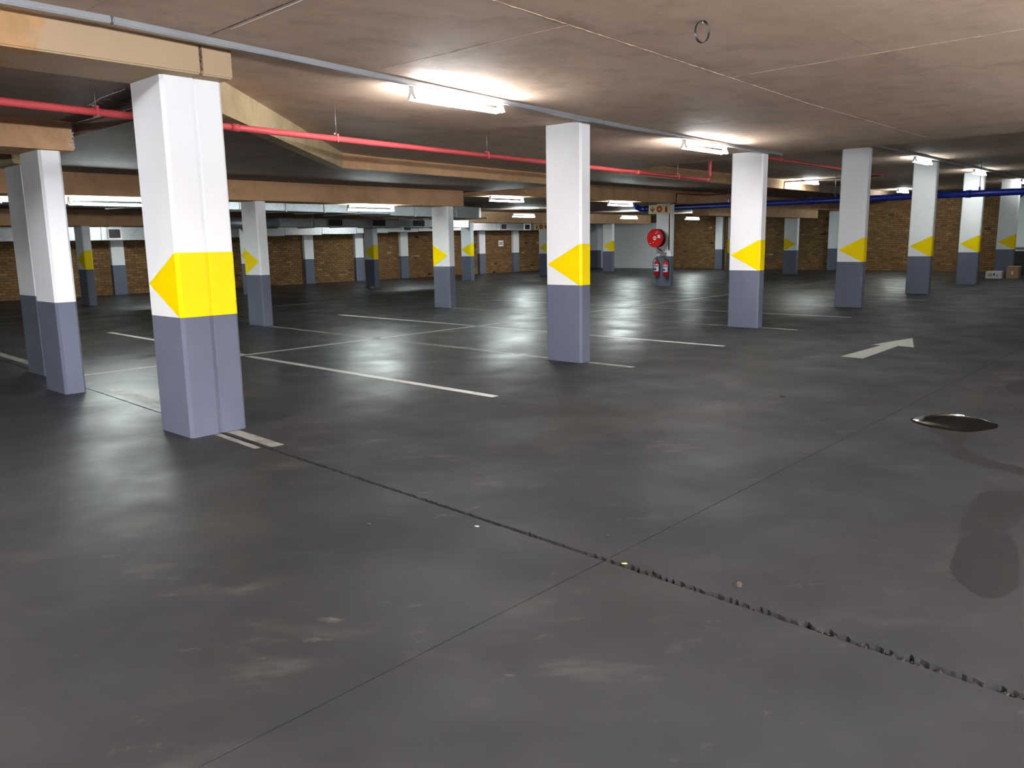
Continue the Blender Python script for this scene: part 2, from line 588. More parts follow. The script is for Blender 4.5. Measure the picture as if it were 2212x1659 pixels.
main = [(X0, Y0), (2.5, Y0), (9.0, Y0), (13.25, Y0), (14.05, 5.0), (14.5, 11.4), (14.5, Y1), (9.0, Y1), (2.5, Y1), (X0, Y1)]
vs = [(x, y, ceil_z(x)) for x, y in main] + [(x, y, 3.9) for x, y in main]
n = len(main)
fs = [(0, 9, 8, 1), (1, 8, 7, 2), (2, 7, 6, 5, 4, 3), tuple(range(n, 2 * n))] + [(i, (i + 1) % n, (i + 1) % n + n, i + n) for i in range(n)]
ceiling = MB().add(vs, fs).build('ceiling', 'ceil', kind='structure')
MB().prism([(13.2, Y0), (X1, Y0), (X1, Y1), (14.4, Y1), (14.4, 11.4), (14.0, 5.0)], ZU, 3.92).build('roof_slab', 'ceil', ceiling)
JC = 3.275                                            # joint line in the roof
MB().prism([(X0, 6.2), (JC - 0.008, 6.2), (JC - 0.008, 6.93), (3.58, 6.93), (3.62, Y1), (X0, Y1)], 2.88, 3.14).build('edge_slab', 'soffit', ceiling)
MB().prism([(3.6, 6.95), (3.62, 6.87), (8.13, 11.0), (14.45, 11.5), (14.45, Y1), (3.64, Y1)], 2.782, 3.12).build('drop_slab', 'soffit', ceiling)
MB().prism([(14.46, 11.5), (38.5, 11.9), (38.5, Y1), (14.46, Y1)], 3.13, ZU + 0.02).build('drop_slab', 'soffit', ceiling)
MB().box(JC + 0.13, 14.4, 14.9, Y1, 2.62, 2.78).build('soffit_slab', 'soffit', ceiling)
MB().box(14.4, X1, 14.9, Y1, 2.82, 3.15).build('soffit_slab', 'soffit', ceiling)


def beam(name, mat, x0, x1, y0, y1, z0, z1, parent=ceiling):
    return MB().box(x0, x1, y0, y1, z0, z1).build(name, mat, parent, bevel=0.012)


# edge beam cast on the near pillar, with the open joint in it
beam('beam', 'edge_beam', X0, JC - 0.004, 6.17, 6.9, 2.876, 3.13)
beam('beam', 'edge_beam', JC + 0.004, 3.54, 6.172, 6.92, 2.874, 3.13)
rn = random.Random(31)
vs, fs = [], []
for i in range(16):
    z = 3.09 - i * 0.0125
    w = rn.uniform(0.003, 0.010) * (1.0 if i < 11 else 0.5)
    x = JC + rn.uniform(-0.006, 0.006)
    vs += [(x - w, 6.1685, z), (x, 6.164, z), (x + w, 6.1685, z)]
    if i:
        k = 3 * i
        fs += [(k - 3, k - 2, k + 1, k), (k - 2, k - 1, k + 2, k + 1)]
MB().add(vs, fs).build('beam_crack', 'spall', ceiling)
# diagonal and straight faces of the drop slab
MB().prism([(3.61, 6.86), (8.13, 10.995), (8.0, 11.12), (3.5, 6.98)], 2.779, 3.12).build('beam_face', 'beam_olive', ceiling)
MB().prism([(8.13, 10.995), (14.45, 11.495), (14.44, 11.62), (8.0, 11.12)], 2.779, 3.05).build('beam_face', 'beam', ceiling)
MB().prism([(14.46, 11.49), (29.2, 11.65), (29.2, 11.8), (14.46, 11.62)], 3.127, ZU + 0.01).build('beam_face', 'beam', ceiling)
beam('beam', 'beam', X0, 3.46, 9.33, 10.08, 2.585, 2.9)
beam('beam', 'beam_olive', 3.36, 3.78, 10.98, 11.75, 2.575, 2.78)
beam('beam', 'beam', X0, 13.97, 14.18, 14.92, 2.42, 2.8)
beam('beam', 'beam', 14.42, X1, 14.2, 14.92, 2.72, 3.16)
beam('beam', 'beam', 26.0, 35.7, 14.24, 14.88, 2.35, 2.74)
beam('beam', 'beam', X0, 14.3, 23.8, 24.55, 2.19, 2.64)
beam('beam', 'beam', 14.35, 37.3, 23.8, 24.55, 2.37, 2.84)
# seams of the roof shuttering that stand proud as thin fins
for k, (a, b, w) in enumerate([((3.3, 3.76), (7.2, 3.76), 0.007), ((7.2, 3.76), (13.5, 3.80), 0.005), ((7.2, 3.76), (7.15, 0.2), 0.006),
                               ((4.8, 3.76), (4.75, 5.8), 0.005), ((9.5, 3.78), (9.6, 6.0), 0.004)]):
    a, b = Vector((*a, 0)), Vector((*b, 0))
    d = b - a
    L = d.length
    d.normalize()
    s = Vector((-d.y, d.x, 0))
    rn = random.Random(40 + k)
    m = int(L / 0.05)
    vs, fs = [], []
    for i in range(m + 1):
        p = a + d * (L * i / m) + s * rn.uniform(-0.004, 0.004)
        h = w * rn.uniform(0.1, 0.8)
        zc = ceil_z(p.x)
        vs += [(p + s * w * 0.5).to_tuple()[:2] + (zc + 0.001,), p.to_tuple()[:2] + (zc - h,), (p - s * w * 0.5).to_tuple()[:2] + (zc + 0.001,)]
        if i:
            j = 3 * i
            fs += [(j - 3, j, j + 1, j - 2), (j - 2, j + 1, j + 2, j - 1)]
    MB().add(vs, fs).build('shutter_seam', 'ceil', ceiling)
# open joint in the roof above the near pillar: ragged dark slot with spalled lips
def ragged(name, mat, pts, z, w0, w1, seed, parent=ceiling, drop=0.0):
    rn = random.Random(seed)
    vs, fs = [], []
    n = 0
    for i in range(len(pts) - 1):
        a, b = Vector((*pts[i], 0)), Vector((*pts[i + 1], 0))
        d = b - a
        L = d.length
        s = Vector((-d.y, d.x, 0)).normalized()
        m = max(1, int(L / 0.025))
        for j in range(m + (1 if i == len(pts) - 2 else 0)):
            p = a + d * (j / m)
            wa, wb = rn.uniform(w0, w1), rn.uniform(w0, w1)
            vs += [(p.x + s.x * wa, p.y + s.y * wa, z), (p.x, p.y, z - drop), (p.x - s.x * wb, p.y - s.y * wb, z)]
            if n:
                k = 3 * n
                fs += [(k - 3, k, k + 1, k - 2), (k - 2, k + 1, k + 2, k - 1)]
            n += 1
    return MB().add(vs, fs).build(name, mat, parent)


ragged('joint_slot', 'dark', [(3.2, 6.15), (3.1, 3.2)], ceil_z(3.2) - 0.0015, 0.001, 0.007, 3)
ragged('joint_lip', 'seal', [(3.22, 5.6), (3.125, 3.2)], ceil_z(3.2) - 0.001, 0.0, 0.006, 4, drop=0.004)
# spalled patch and lime runs along the joint under the edge slab
ragged('spalled_patch', 'spall', [(3.18, 7.15), (3.3, 7.8), (3.38, 8.5), (3.42, 9.3)], 2.879, 0.05, 0.15, 5, drop=0.006)
ragged('lime_run', 'seal', [(3.10, 7.15), (3.12, 7.7), (3.2, 8.2)], 2.8785, 0.0, 0.014, 6, drop=0.004)
ragged('lime_run', 'seal', [(3.55, 7.9), (3.54, 8.5), (3.5, 9.3)], 2.8785, 0.0, 0.018, 9, drop=0.004)
rn = random.Random(77)
mb = MB()
for i in range(110):
    z = 2.62 + 0.26 * rn.random()
    x = 3.457 - abs(rn.gauss(0, 0.012)) * (1.0 if z > 2.7 else 2.2)
    r = rn.uniform(0.002, 0.008)
    vs = [(x + r * math.cos(a) * rn.uniform(0.4, 1.2), 9.327, z + r * 1.6 * math.sin(a) * rn.uniform(0.4, 1.2)) for a in [k * math.pi / 3 for k in range(6)]]
    mb.add(vs, [tuple(range(6))])
mb.build('lime_spots', 'seal', ceiling, kind='stuff')

# ------------------------------------------------------------------ the setting: walls
BW, BH, MJ = 0.228, 0.074, 0.012
CW, CH = BW + MJ, BH + MJ
brick_me = MB().box(0, BW, -0.014, 0.0, 0, BH).mesh('brick')
brick_me.materials.append(MAT['brick_single'])


def brick_wall(name, origin, ax, nrm, length, height, singles=None):
    """wall slab with raised bricks; ax = direction along, nrm = direction into the room"""
    ax, nrm = Vector(ax), Vector(nrm)
    o = Vector(origin)
    p = [o, o + ax * length, o + ax * length - nrm * 0.25, o - nrm * 0.25]
    w = MB().prism([(q.x, q.y) for q in p], 0, height).build(name, 'mortar', kind='structure')
    vs, fs, tint, n = [], [], [], 0
    rn = random.Random(name)
    rows = int(height / CH)
    rz = math.atan2(ax.y, ax.x)
    for r in range(rows):
        z = r * CH + 0.006
        u = -(CW / 2 if r % 2 else 0.0)
        while u < length - 0.02:
            a, b = max(u, 0.0), min(u + BW, length)
            if b - a > 0.03:
                if singles and singles(a, z) and b - a > BW - 0.001:
                    q = o + ax * a
                    s = bpy.data.objects.new('brick', brick_me)
                    COL.objects.link(s)
                    s.parent = w
                    s.location = (q.x, q.y, z)
                    s.rotation_euler = (0, 0, rz)
                else:
                    d = 0.012 + rn.uniform(-0.003, 0.003)
                    q = [o + ax * a, o + ax * b]
                    for zz in (z, z + BH):
                        for k in q:
                            vs.append((k.x, k.y, zz))
                        for k in q:
                            kk = k + nrm * d
                            vs.append((kk.x, kk.y, zz))
                    i = n * 8
                    fs += [(i + 2, i + 3, i + 7, i + 6), (i, i + 2, i + 6, i + 4), (i + 3, i + 1, i + 5, i + 7), (i + 4, i + 6, i + 7, i + 5), (i, i + 1, i + 3, i + 2)]
                    t = min(max(rn.gauss(0.5, 0.17), 0), 1)
                    tint += [t] * 5
                    n += 1
            u += CW
    me = bpy.data.meshes.new('bricks')
    me.from_pydata(vs, [], fs)
    at = me.attributes.new('tint', 'FLOAT', 'FACE')
    at.data.foreach_set('value', tint)
    me.update()
    link('bricks', me, 'brick', w, kind='stuff')
    return w


wall_back = brick_wall('wall_back', (0.0, Y1, 0), (1, 0, 0), (0, -1, 0), X1, 2.75, lambda a, z: 10.0 <= a <= 14.0 and z < 1.5)
wall_right = brick_wall('wall_right', (X1, Y1, 0), (0, -1, 0), (-1, 0, 0), Y1 - 2.0, 3.42)
MB().box(X1, X1 + 0.25, Y0, 2.0, 0, 3.5).build('wall_section', 'brick_far', wall_right)
MB().box(X0, 0.0, Y1, Y1 + 0.25, 0, 3.0).build('wall_section', 'brick_far', wall_back)
MB().box(X0 - 0.25, X0, Y0, Y1, 0, 3.0).build('wall_left', 'brick_far', kind='structure')
MB().box(X0, X1, Y0 - 0.25, Y0, 0, 3.5).build('wall_front', 'brick_far', kind='structure')


def pilaster(wall, x0, x1, y0, y1, h):
    p = MB().box(x0, x1, y0, y1, 1.0, h).build('pilaster', 'white', wall)
    MB().box(x0, x1, y0, y1, 0, 1.0).build('grey_base', 'grey', p)


for k in range(-1, 11):
    c = 11.62 + 2.54 * k
    pilaster(wall_back, c - 0.215, c + 0.215, 28.6, Y1 + 0.01, 2.7)
for c, h in ((20.35, 2.8), (14.55, 3.0), (7.0, 3.4), (11.0, 3.4)):
    if c == 11.0:
        continue
    pilaster(wall_right, 38.3, X1 + 0.01, c - 0.2, c + 0.2, h)
pilaster(wall_right, 37.95, 38.3, 27.75, 28.3, 2.6)
MB().box(38.28, X1 + 0.01, 23.35, 28.6, 0.0, 2.44).build('painted_panel', 'white', wall_right)


# ------------------------------------------------------------------ pillars
def chamf(x0, x1, y0, y1, c):
    cs = c if isinstance(c, tuple) else (c, c, c, c)           # corners: x0y0, x1y0, x1y1, x0y1
    a, b, d, e = cs
    return [(x0, y0 + a), (x0 + a, y0), (x1 - b, y0), (x1, y0 + b), (x1, y1 - d), (x1 - d, y1), (x0 + e, y1), (x0, y1 - e)]


def yellow_shell(root, x0, x1, y0, y1, side, c, left=True, right=True, zl=1.0, zh=1.52, cr=None):
    """yellow band on the aisle face and a pointed arrow on the flanks; side = 'front' or 'back'"""
    e = 0.0025
    mb = MB()
    zm = (zl + zh) / 2 + 0.005
    if side == 'front':
        ya, yb, yt, sg = y0 - e, y0 + c, y1 - 0.035, -1
    else:
        ya, yb, yt, sg = y1 + e, y1 - c, y0 + 0.035, 1
    cr = c if cr is None else cr
    mb.add([(x0 + c, ya, zl), (x1 - cr, ya, zl), (x1 - cr, ya, zh), (x0 + c, ya, zh)], [(0, 1, 2, 3)])
    for flag, xs, sx, cc in ((left, x0, -1, c), (right, x1, 1, cr)):
        xe = xs + sx * e
        xi = xs - sx * cc
        yb = (y0 + cc) if side == 'front' else (y1 - cc)
        if flag is None:
            continue
        mb.add([(xi, ya, zl), (xe, yb, zl), (xe, yb, zh), (xi, ya, zh)], [(0, 1, 2, 3)])
        if flag:
            mb.add([(xe, yb, zl), (xe, yt, zm), (xe, yb, zh)], [(0, 1, 2)])
    return mb.build('yellow_arrow_marking', 'yellow', root)


def pillar(x0, x1, y0, y1, h, label, arrow='front', c=0.026, group='painted pillars of the garage'):
    t = thing('pillar', label, 'pillar', ((x0 + x1) / 2, (y0 + y1) / 2, 0), group=group)
    w, d = (x1 - x0) / 2, (y1 - y0) / 2
    poly = chamf(-w, w, -d, d, c)
    MB().prism(poly, 1.0, h).build('white_shaft', 'white', t)
    MB().prism(poly, 0.0, 1.0, cap1=True).build('grey_base', 'grey', t)
    if arrow:
        yellow_shell(t, -w, w, -d, d, arrow, c)
    return t


# near pillar: a pair of pillars cast against each other on the movement joint
t = thing('pillar', 'nearest wide white and grey pillar split by a vertical joint, bright yellow band', 'pillar', (3.28, 6.63, 0), group='painted pillars of the garage')
for (xa, xb, cc, lf, rg) in ((-0.252, -0.008, (0.026, 0.004, 0.004, 0.026), True, None), (0.008, 0.252, (0.02, 0.026, 0.026, 0.004), False, True)):
    poly = chamf(xa, xb, -0.28, 0.28, cc)
    MB().prism(poly, 1.0, 2.88).build('white_shaft', 'white', t)
    MB().prism(poly, 0.0, 1.0).build('grey_base', 'grey', t)
    yellow_shell(t, xa, xb, -0.28, 0.28, 'front', 0.026 if lf else 0.02, lf, rg, cr=0.004 if lf else 0.026)
MB().box(-0.02, 0.02, -0.262, 0.262, 0.0, 2.88).build('joint_filler', 'grey', t)
MB().box(-0.012, 0.012, -0.2745, -0.262, 1.0, 2.88).build('joint_filler', 'white', t)
MB().box(-0.012, 0.012, -0.2765, -0.2745, 1.0, 1.52).build('joint_filler', 'yellow', t)

WA, DA = 0.215, 0.58
labA = ['tall white pillar with left-pointing yellow arrow, right of the bright near lamp',
        'second white arrow pillar beyond the near lamp, left of the floor arrow',
        'white arrow pillar standing just beyond the roof step, behind the floor arrow',
        'white arrow pillar right of the roof step with a lamp against its top',
        'white arrow pillar crossed near its top by the blue pipe and its hanger',
        'rightmost white arrow pillar with cartons at its foot']
for k in range(6):
    x = 8.24 + 5.06 * k
    pillar(x, x + WA, 6.285, 6.285 + DA, 3.01 if k < 2 else 3.43, labA[k])
labB = ['pillar with right-pointing arrow just right of the near split pillar', 'pillar with right-pointing arrow under the end of the brown beam',
        'pillar hidden behind the tall pillar beyond the near lamp', 'pillar carrying the red hose reel and fire sign',
        'pillar half hidden behind the left edge of the second arrow pillar', 'short far pillar with right-pointing arrow in front of the end wall']
for k in range(6):
    x = 8.50 + 5.06 * k
    top = 2.43 if k < 2 else (2.73 if k < 4 else 2.36)
    pillar(x, x + WA, 14.33, 14.33 + DA, top, labB[k], 'back' if k != 3 else None)
labC = ['far left arrow pillar below the duct with the square vent', 'far pillar almost hidden behind the right-arrow pillar at left',
        'far arrow pillar in the dark bay between two wall piers', 'far left-arrow pillar just right of the brown beam end',
        'far arrow pillar peeking out left of the tall pillar', 'farthest arrow pillar in front of the white painted panel']
for k in range(6):
    x = 8.83 + 5.03 * k
    pillar(x, x + WA, 23.95, 23.95 + DA, 2.2 if k < 1 else (2.2 if k < 2 else 2.38), labC[k])
pillar(3.135, 3.355, 9.44, 10.03, 2.59, 'plain white and grey pillar without arrow at the left, under the brown beam end', None)
pillar(3.46, 3.68, 11.05, 11.67, 2.58, 'plain white and grey pillar tucked behind the plain pillar at the far left', None)


# ------------------------------------------------------------------ fluorescent battens
LG = 'fluorescent battens on the ceiling'


def lamp_parts(tube_mat):
    L = 1.25
    parts = [('housing', MB().box(-L / 2, L / 2, -0.035, 0.035, -0.05, 0.0), 'lampwhite')]
    for s in (-1, 1):
        xx = s * (L / 2 - 0.012)
        m = MB().add([(xx + dx, y, z) for dx in (-0.012, 0.012) for (y, z) in ((-0.03, -0.05), (-0.062, -0.13), (-0.03, -0.13), (0, -0.075), (0.03, -0.13), (0.062, -0.13), (0.03, -0.05))],
                     [(0, 1, 2, 3, 4, 5, 6), (13, 12, 11, 10, 9, 8, 7)] + [(i, i + 7, (i + 1) % 7 + 7, (i + 1) % 7) for i in range(7)])
        parts.append(('lamp_holder', m, 'lampwhite'))
    for s in (-1, 1):
        parts.append(('tube', MB().tube([(-L / 2 + 0.03, s * 0.044, -0.115), (L / 2 - 0.03, s * 0.044, -0.115)], 0.019, 12), tube_mat))
    out = []
    for nm, m, mat in parts:
        me = m.mesh(nm)
        me.materials.append(MAT[mat])
        out.append((nm, me))
    return out


LP = {k: lamp_parts(k) for k in TUBES}


def lamp(x, y, z, label, kind='tube_cool', drop=0.0):
    t = thing('fluorescent_lamp', label, 'lamp', (x, y, z), 0.0, LG)
    for nm, me in LP[kind]:
        link(nm, me, None, t)
    if drop:
        for sx in (-0.6, 0.6):
            MB().tube([(sx, 0, -0.005), (sx, 0, drop)], 0.004, 6).build('suspension_rod', 'steel', t)
    return t


lamp(5.95, 6.075, ceil_z(5.95) - 0.012, 'large lit fluorescent batten nearest the viewer, beside the grey trunking', 'tube')
lamp(11.3, 6.27, 2.985, 'second lit fluorescent batten along the trunking, between two arrow pillars', 'tube')
lamp(15.5, 6.2, ZU - 0.01, 'added batten, unseen above the roof step, lighting the pillar beyond it', 'tube_dim')  # added lamp, kept out of sight, to brighten the next pillar's flank
lamp(21.85, 6.2, ZU - 0.01, 'lit batten in front of the top of an arrow pillar beyond the roof step', 'tube_dim')
lamp(27.4, 6.2, ZU - 0.01, 'lit batten over the pillar crossed by the blue pipe', 'tube_dim')
lamp(33.9, 6.2, ZU - 0.01, 'lit batten at far right beside the blue riser pipe', 'tube_dim')
lamp(5.85, 14.6, 2.42, 'lit batten at far left below the beam, between the plain and the near pillars')
lamp(11.5, 14.6, 2.42, 'lit batten under the brown beam in front of the silver duct')
lamp(15.85, 14.5, 2.72, 'lit batten above the rounded duct end, left of the tall pillar')
lamp(21.0, 14.5, 2.72, 'lit batten hidden behind the tall pillar')
lamp(3.0, 21.3, 2.60, 'lit batten at the far left picture edge')
lamp(23.9, 21.0, 2.62, 'lit batten right of the rounded duct end, low and far')
lamp(30.8, 20.8, 2.62, 'lit batten glimpsed just right of the tall pillar')
lamp(36.0, 20.6, 2.62, 'lit batten above the white painted panel, left of the hose reel pillar')
lamp(26.9, 11.05, ZU - 0.01, 'lit batten right of the second arrow pillar, close to a beam face')
lamp(36.0, 10.9, ZU - 0.01, 'small distant lit batten above the blue pipe')
lamp(11.3, 25.0, 2.62, 'batten hidden above the far left beam, lighting the square vent')
lamp(21.6, 25.0, 2.80, 'batten hidden behind the far dark-bay pillars, lighting the back wall')
lamp(29.7, 25.0, 2.82, 'batten hidden above the far duct with the small notice below', 'tube')
# battens added out of view to brighten the pillar fronts and near ceiling
for (x, y, z, top, kd) in ((0.0, 5.75, 3.10, 0, 'tube_mid'), (-5.4, 5.75, 3.10, 0, 'tube_mid'), (-5.0, -2.6, 2.1, 3.11, 'tube_bright'), (0.2, -2.6, 2.1, 3.11, 'tube_bright'),
                           (5.4, -2.6, 2.1, 3.06, 'tube_fair'), (10.6, -2.6, 2.1, 3.0, 'tube_fair'),
                           (17.5, -3.2, 2.4, ZU, 'tube'), (24.0, -3.2, 2.4, ZU, 'tube_cool'), (31.0, -3.2, 2.4, ZU, 'tube_cool')):
    lamp(x, y, z, 'added fluorescent batten outside the picture, beside or behind the viewpoint', kd, (top - z) if top else 0.0)

# ------------------------------------------------------------------ trunking along the ceiling
t = thing('cable_trunking', 'grey metal cable trunking running along the ceiling past the lamps', 'trunking', (0, 0, 0))
def trunk(a, b, w=0.06, h=0.048):
    a, b = Vector(a), Vector(b)
    d = (b - a).normalized()
    s = Vector((-d.y, d.x, 0)) * w / 2
    u = Vector((0, 0, h))
    vs = [a - s - u, a + s - u, b + s - u, b - s - u, a - s, a + s, b + s, b - s]
    m = MB().add([v.to_tuple() for v in vs], [(0, 1, 2, 3), (4, 7, 6, 5), (0, 4, 5, 1), (1, 5, 6, 2), (2, 6, 7, 3), (3, 7, 4, 0)])
    return m.build('trunking_length', 'galvpipe', t, bevel=0.008)
trunk((-8, 5.80, 3.109), (2.5, 5.90, 3.109))
trunk((2.507, 5.90, 3.108), (8.4, 6.08, 3.009))
trunk((8.407, 6.08, 3.008), (13.9, 6.235, 2.999))
t = thing('cable_conduit', 'thin dark conduit along the raised far ceiling in front of the pillar tops', 'trunking', (0, 0, 0))
trunk((14.3, 6.02, ZU - 0.001), (38.2, 6.06, ZU - 0.001), 0.06, 0.045)

# ------------------------------------------------------------------ red sprinkler pipe
t = thing('red_pipe', 'red fire water pipe hung across the garage on rods', 'pipe', (0, 0, 0))
py = lambda x: 7.30 + 0.067 * (x - 2)
P0 = [(-8, py(-8), 2.70), (14.75, py(14.75), 2.70)]
el = [(14.75, py(14.75), 2.70), (14.83, py(14.83), 2.706), (14.89, py(14.9), 2.73), (14.92, py(14.92), 2.79), (14.92, py(14.92), 3.20), (14.95, py(14.95), 3.28), (15.0, py(15.0), 3.30), (15.1, py(15.1), 3.30)]
MB().tube(P0, 0.032, 14).build('pipe_run', 'redpipe', t)
MB().tube(el, 0.032, 14).build('pipe_riser', 'redpipe', t)
MB().tube([(15.1, py(15.1), 3.30), (25.6, 8.25, 3.30)], 0.030, 12).build('pipe_run', 'redpipe', t)
MB().tube([(25.5, 8.2, 3.30), (25.5, 11.3, 3.30), (25.5, 11.32, 3.05), (25.5, 14.1, 3.02), (23.66, 14.12, 3.02), (23.66, 14.14, 2.72), (23.655, 14.38, 2.68), (23.655, 14.38, 1.2)], 0.02, 10).build('pipe_branch', 'deepred', t)
for x in (4.2, 9.6, 12.0):
    MB().tube([(x, py(x), 2.70), (x + 0.09, py(x + 0.09), 2.70)], 0.038, 14).build('coupling', 'redpipe', t)
for x, top in ((2.93, 2.87), (5.5, ceil_z(5.5)), (8.05, ceil_z(8.05)), (10.45, ZC), (13.55, ZC), (18.2, ZU), (22.5, ZU)):
    z = 2.70 if x < 14.9 else 3.30
    y = py(x) if x < 15 else 8.18 + (x - 15.1) * 0.0067
    m = MB().box(x - 0.012, x + 0.012, y - 0.036, y + 0.036, z - 0.036, z + 0.05)
    h = m.build('pipe_clip', 'redpipe', t)
    MB().tube([(x, y, z + 0.04), (x, y, top + 0.01)], 0.004, 6).build('hanger_rod', 'steel', h)
    MB().tube([(x - 0.022, y - 0.01, z + 0.05), (x - 0.022, y + 0.014, z + 0.05)], 0.01, 8).build('nut', 'steel', h)

# ------------------------------------------------------------------ blue pipe
t = thing('blue_pipe', 'thick blue pipe running level across the far bays to an upturned elbow', 'pipe', (0, 0, 0))
bx, bz, br = 24.25, 2.60, 0.088
MB().tube([(bx, -8, bz), (bx, 15.75, bz)], br, 18).build('pipe_run', 'bluepipe', t)
MB().tube([(bx, 15.75, bz), (bx, 15.92, bz + 0.012), (bx, 16.04, bz + 0.07), (bx, 16.1, bz + 0.17), (bx, 16.1, 2.83)], br * 1.05, 18).build('elbow', 'bluepipe', t)
for y in (15.7, 15.25, 9.9, 5.7):
    MB().tube([(bx, y - 0.06, bz), (bx, y + 0.06, bz)], br * 1.16, 18).build('collar', 'bluepipe', t)
for y, top in ((5.45, ZU), (9.2, ZU), (12.6, 3.14)):
    h = MB().box(bx - 0.02, bx + 0.02, y - 0.02, y + 0.02, bz + br - 0.01, bz + br + 0.08).build('pipe_clip', 'bluepipe', t)
    MB().tube([(bx, y, bz + br + 0.06), (bx, y, top + 0.01)], 0.008, 6).build('hanger_rod', 'steel', h)
t = thing('blue_riser', 'blue vertical drain pipe with a slanting branch at far right', 'pipe', (36.6, 7.0, 0))
MB().tube([(0, 0, 2.2), (0, 0, 3.42)], 0.09, 16).build('pipe_run', 'bluepipe', t)
MB().tube([(0, 0, 2.85), (0.0, -0.25, 3.05), (0.0, -0.68, 3.42)], 0.085, 16).build('slanting_branch', 'bluepipe', t)
MB().tube([(0, 0, 2.78), (0, 0, 2.95)], 0.108, 16).build('collar', 'bluepipe', t)


# ------------------------------------------------------------------ ventilation ducts
def duct_run(t, a, b, w, z0, z1, step, flange=True):
    a, b = Vector((*a, 0)), Vector((*b, 0))
    d = (b - a)
    L = d.length
    d.normalize()
    s = Vector((-d.y, d.x, 0))
    n = max(1, round(L / step))
    for i in range(n):
        p, q = a + d * (L * i / n + 0.004), a + d * (L * (i + 1) / n - 0.004)
        poly = [p, q, q + s * w, p + s * w]
        MB().prism([(v.x, v.y) for v in poly], z0, z1).build('duct_section', 'galv', t, bevel=0.004)
        if flange and i:
            p, q = a + d * (L * i / n - 0.02) - s * 0.025, a + d * (L * i / n + 0.02) - s * 0.025
            poly = [p, q, q + s * (w + 0.05), p + s * (w + 0.05)]
            MB().prism([(v.x, v.y) for v in poly], z0 - 0.025, z1 + 0.02).build('flange', 'steel', t)


t = thing('ventilation_duct', 'silver ventilation duct behind the brown beam, ending in a rounded elbow', 'duct', (0, 0, 0))
duct_run(t, (2.0, 15.05), (14.5, 17.6), 1.0, 2.36, 2.60, 1.25)
duct_run(t, (14.5, 17.6), (19.0, 18.75), 1.0, 2.33, 2.68, 1.1)
# rounded elbow turning away
d0 = Vector((4.5, 1.15, 0)).normalized()
a0 = math.atan2(d0.y, d0.x)
c = Vector((19.0, 18.75, 0)) + Vector((-d0.y, d0.x, 0)) * 1.25
outer = [(c.x + 1.25 * math.cos(a0 - math.pi / 2 + k * math.pi / 18), c.y + 1.25 * math.sin(a0 - math.pi / 2 + k * math.pi / 18)) for k in range(10)]
inner = [(c.x + 0.25 * math.cos(a0 - math.pi / 2 + k * math.pi / 18), c.y + 0.25 * math.sin(a0 - math.pi / 2 + k * math.pi / 18)) for k in range(9, -1, -1)]
MB().prism(outer + inner, 2.33, 2.68).build('elbow', 'galv', t)
for x, y in ((5.0, 15.7), (9.0, 16.5), (12.6, 17.2), (16.5, 18.1), (18.6, 18.6)):
    h = MB().box(x - 0.02, x + 0.02, y - 0.75, y + 0.75, 2.29, 2.325).build('hanger_bar', 'steel', t)
    for s in (-0.68, 0.62):
        MB().tube([(x, y + s, 2.3), (x, y + s, 2.63)], 0.006, 6).build('hanger_rod', 'steel', h)

t = thing('branch_duct', 'dark silver branch duct hanging in the shadow behind the right-arrow pillar', 'duct', (0, 0, 0))
duct_run(t, (14.0, 22.3), (22.5, 22.6), 0.7, 2.14, 2.40, 1.2)
MB().tube([(12.4, 22.8, 2.26), (14.1, 22.65, 2.26)], 0.17, 18).build('round_spigot', 'galv', t)
for x in (15.2, 18.0, 21.0):
    for y in (22.25, 23.1):
        MB().tube([(x, y, 2.13), (x, y, 2.825)], 0.008, 6).build('hanger_rod', 'steel', t)
    MB().box(x - 0.02, x + 0.02, 22.2, 23.15, 2.10, 2.135).build('hanger_bar', 'steel', t)
for x in (15.8, 17.6, 19.4):
    MB().box(x, x + 0.5, 22.24, 22.3, 2.17, 2.37).build('vent_opening', 'dark', t)

t = thing('wall_duct', 'long silver duct along the back wall with square vent openings', 'duct', (0, 0, 0))
for i in range(16):
    xa, xb = 0.6 + 1.7 * i, 0.6 + 1.7 * (i + 1) - 0.012
    za = 1.83 + max(0, (xa - 11)) * 0.02
    MB().box(xa, xb, 27.7, 28.35, za, za + 0.42).build('duct_section', 'galv', t, bevel=0.004)
for i in range(6):
    xa, xb = 27.9 + 1.6 * i, 27.9 + 1.6 * (i + 1) - 0.012
    MB().box(xa, xb, 27.7, 28.35, 2.13, 2.47).build('duct_section', 'galv', t, bevel=0.004)
MB().prism([(27.75, 27.7), (27.92, 27.7), (27.92, 28.35), (27.75, 28.35)], 2.12, 2.5).build('duct_transition', 'galv', t)
for (x, z, w, h) in ((11.2, 2.04, 0.36, 0.28), (23.73, 2.25, 0.4, 0.22), (30.0, 2.31, 0.36, 0.24), (31.77, 2.30, 0.4, 0.24), (5.5, 2.04, 0.36, 0.28)):
    f = MB()
    f.box(x - w / 2 - 0.045, x + w / 2 + 0.045, 27.66, 27.70, z + h / 2, z + h / 2 + 0.045)
    f.box(x - w / 2 - 0.045, x + w / 2 + 0.045, 27.66, 27.70, z - h / 2 - 0.045, z - h / 2)
    f.box(x - w / 2 - 0.045, x - w / 2, 27.66, 27.70, z - h / 2, z + h / 2)
    f.box(x + w / 2, x + w / 2 + 0.045, 27.66, 27.70, z - h / 2, z + h / 2)
    v = f.build('vent_frame', 'lampwhite' if x < 20 or x > 31 else 'galv', t)
    MB().box(x - w / 2, x + w / 2, 27.685, 27.695, z - h / 2, z + h / 2).build('vent_opening', 'dark', v)


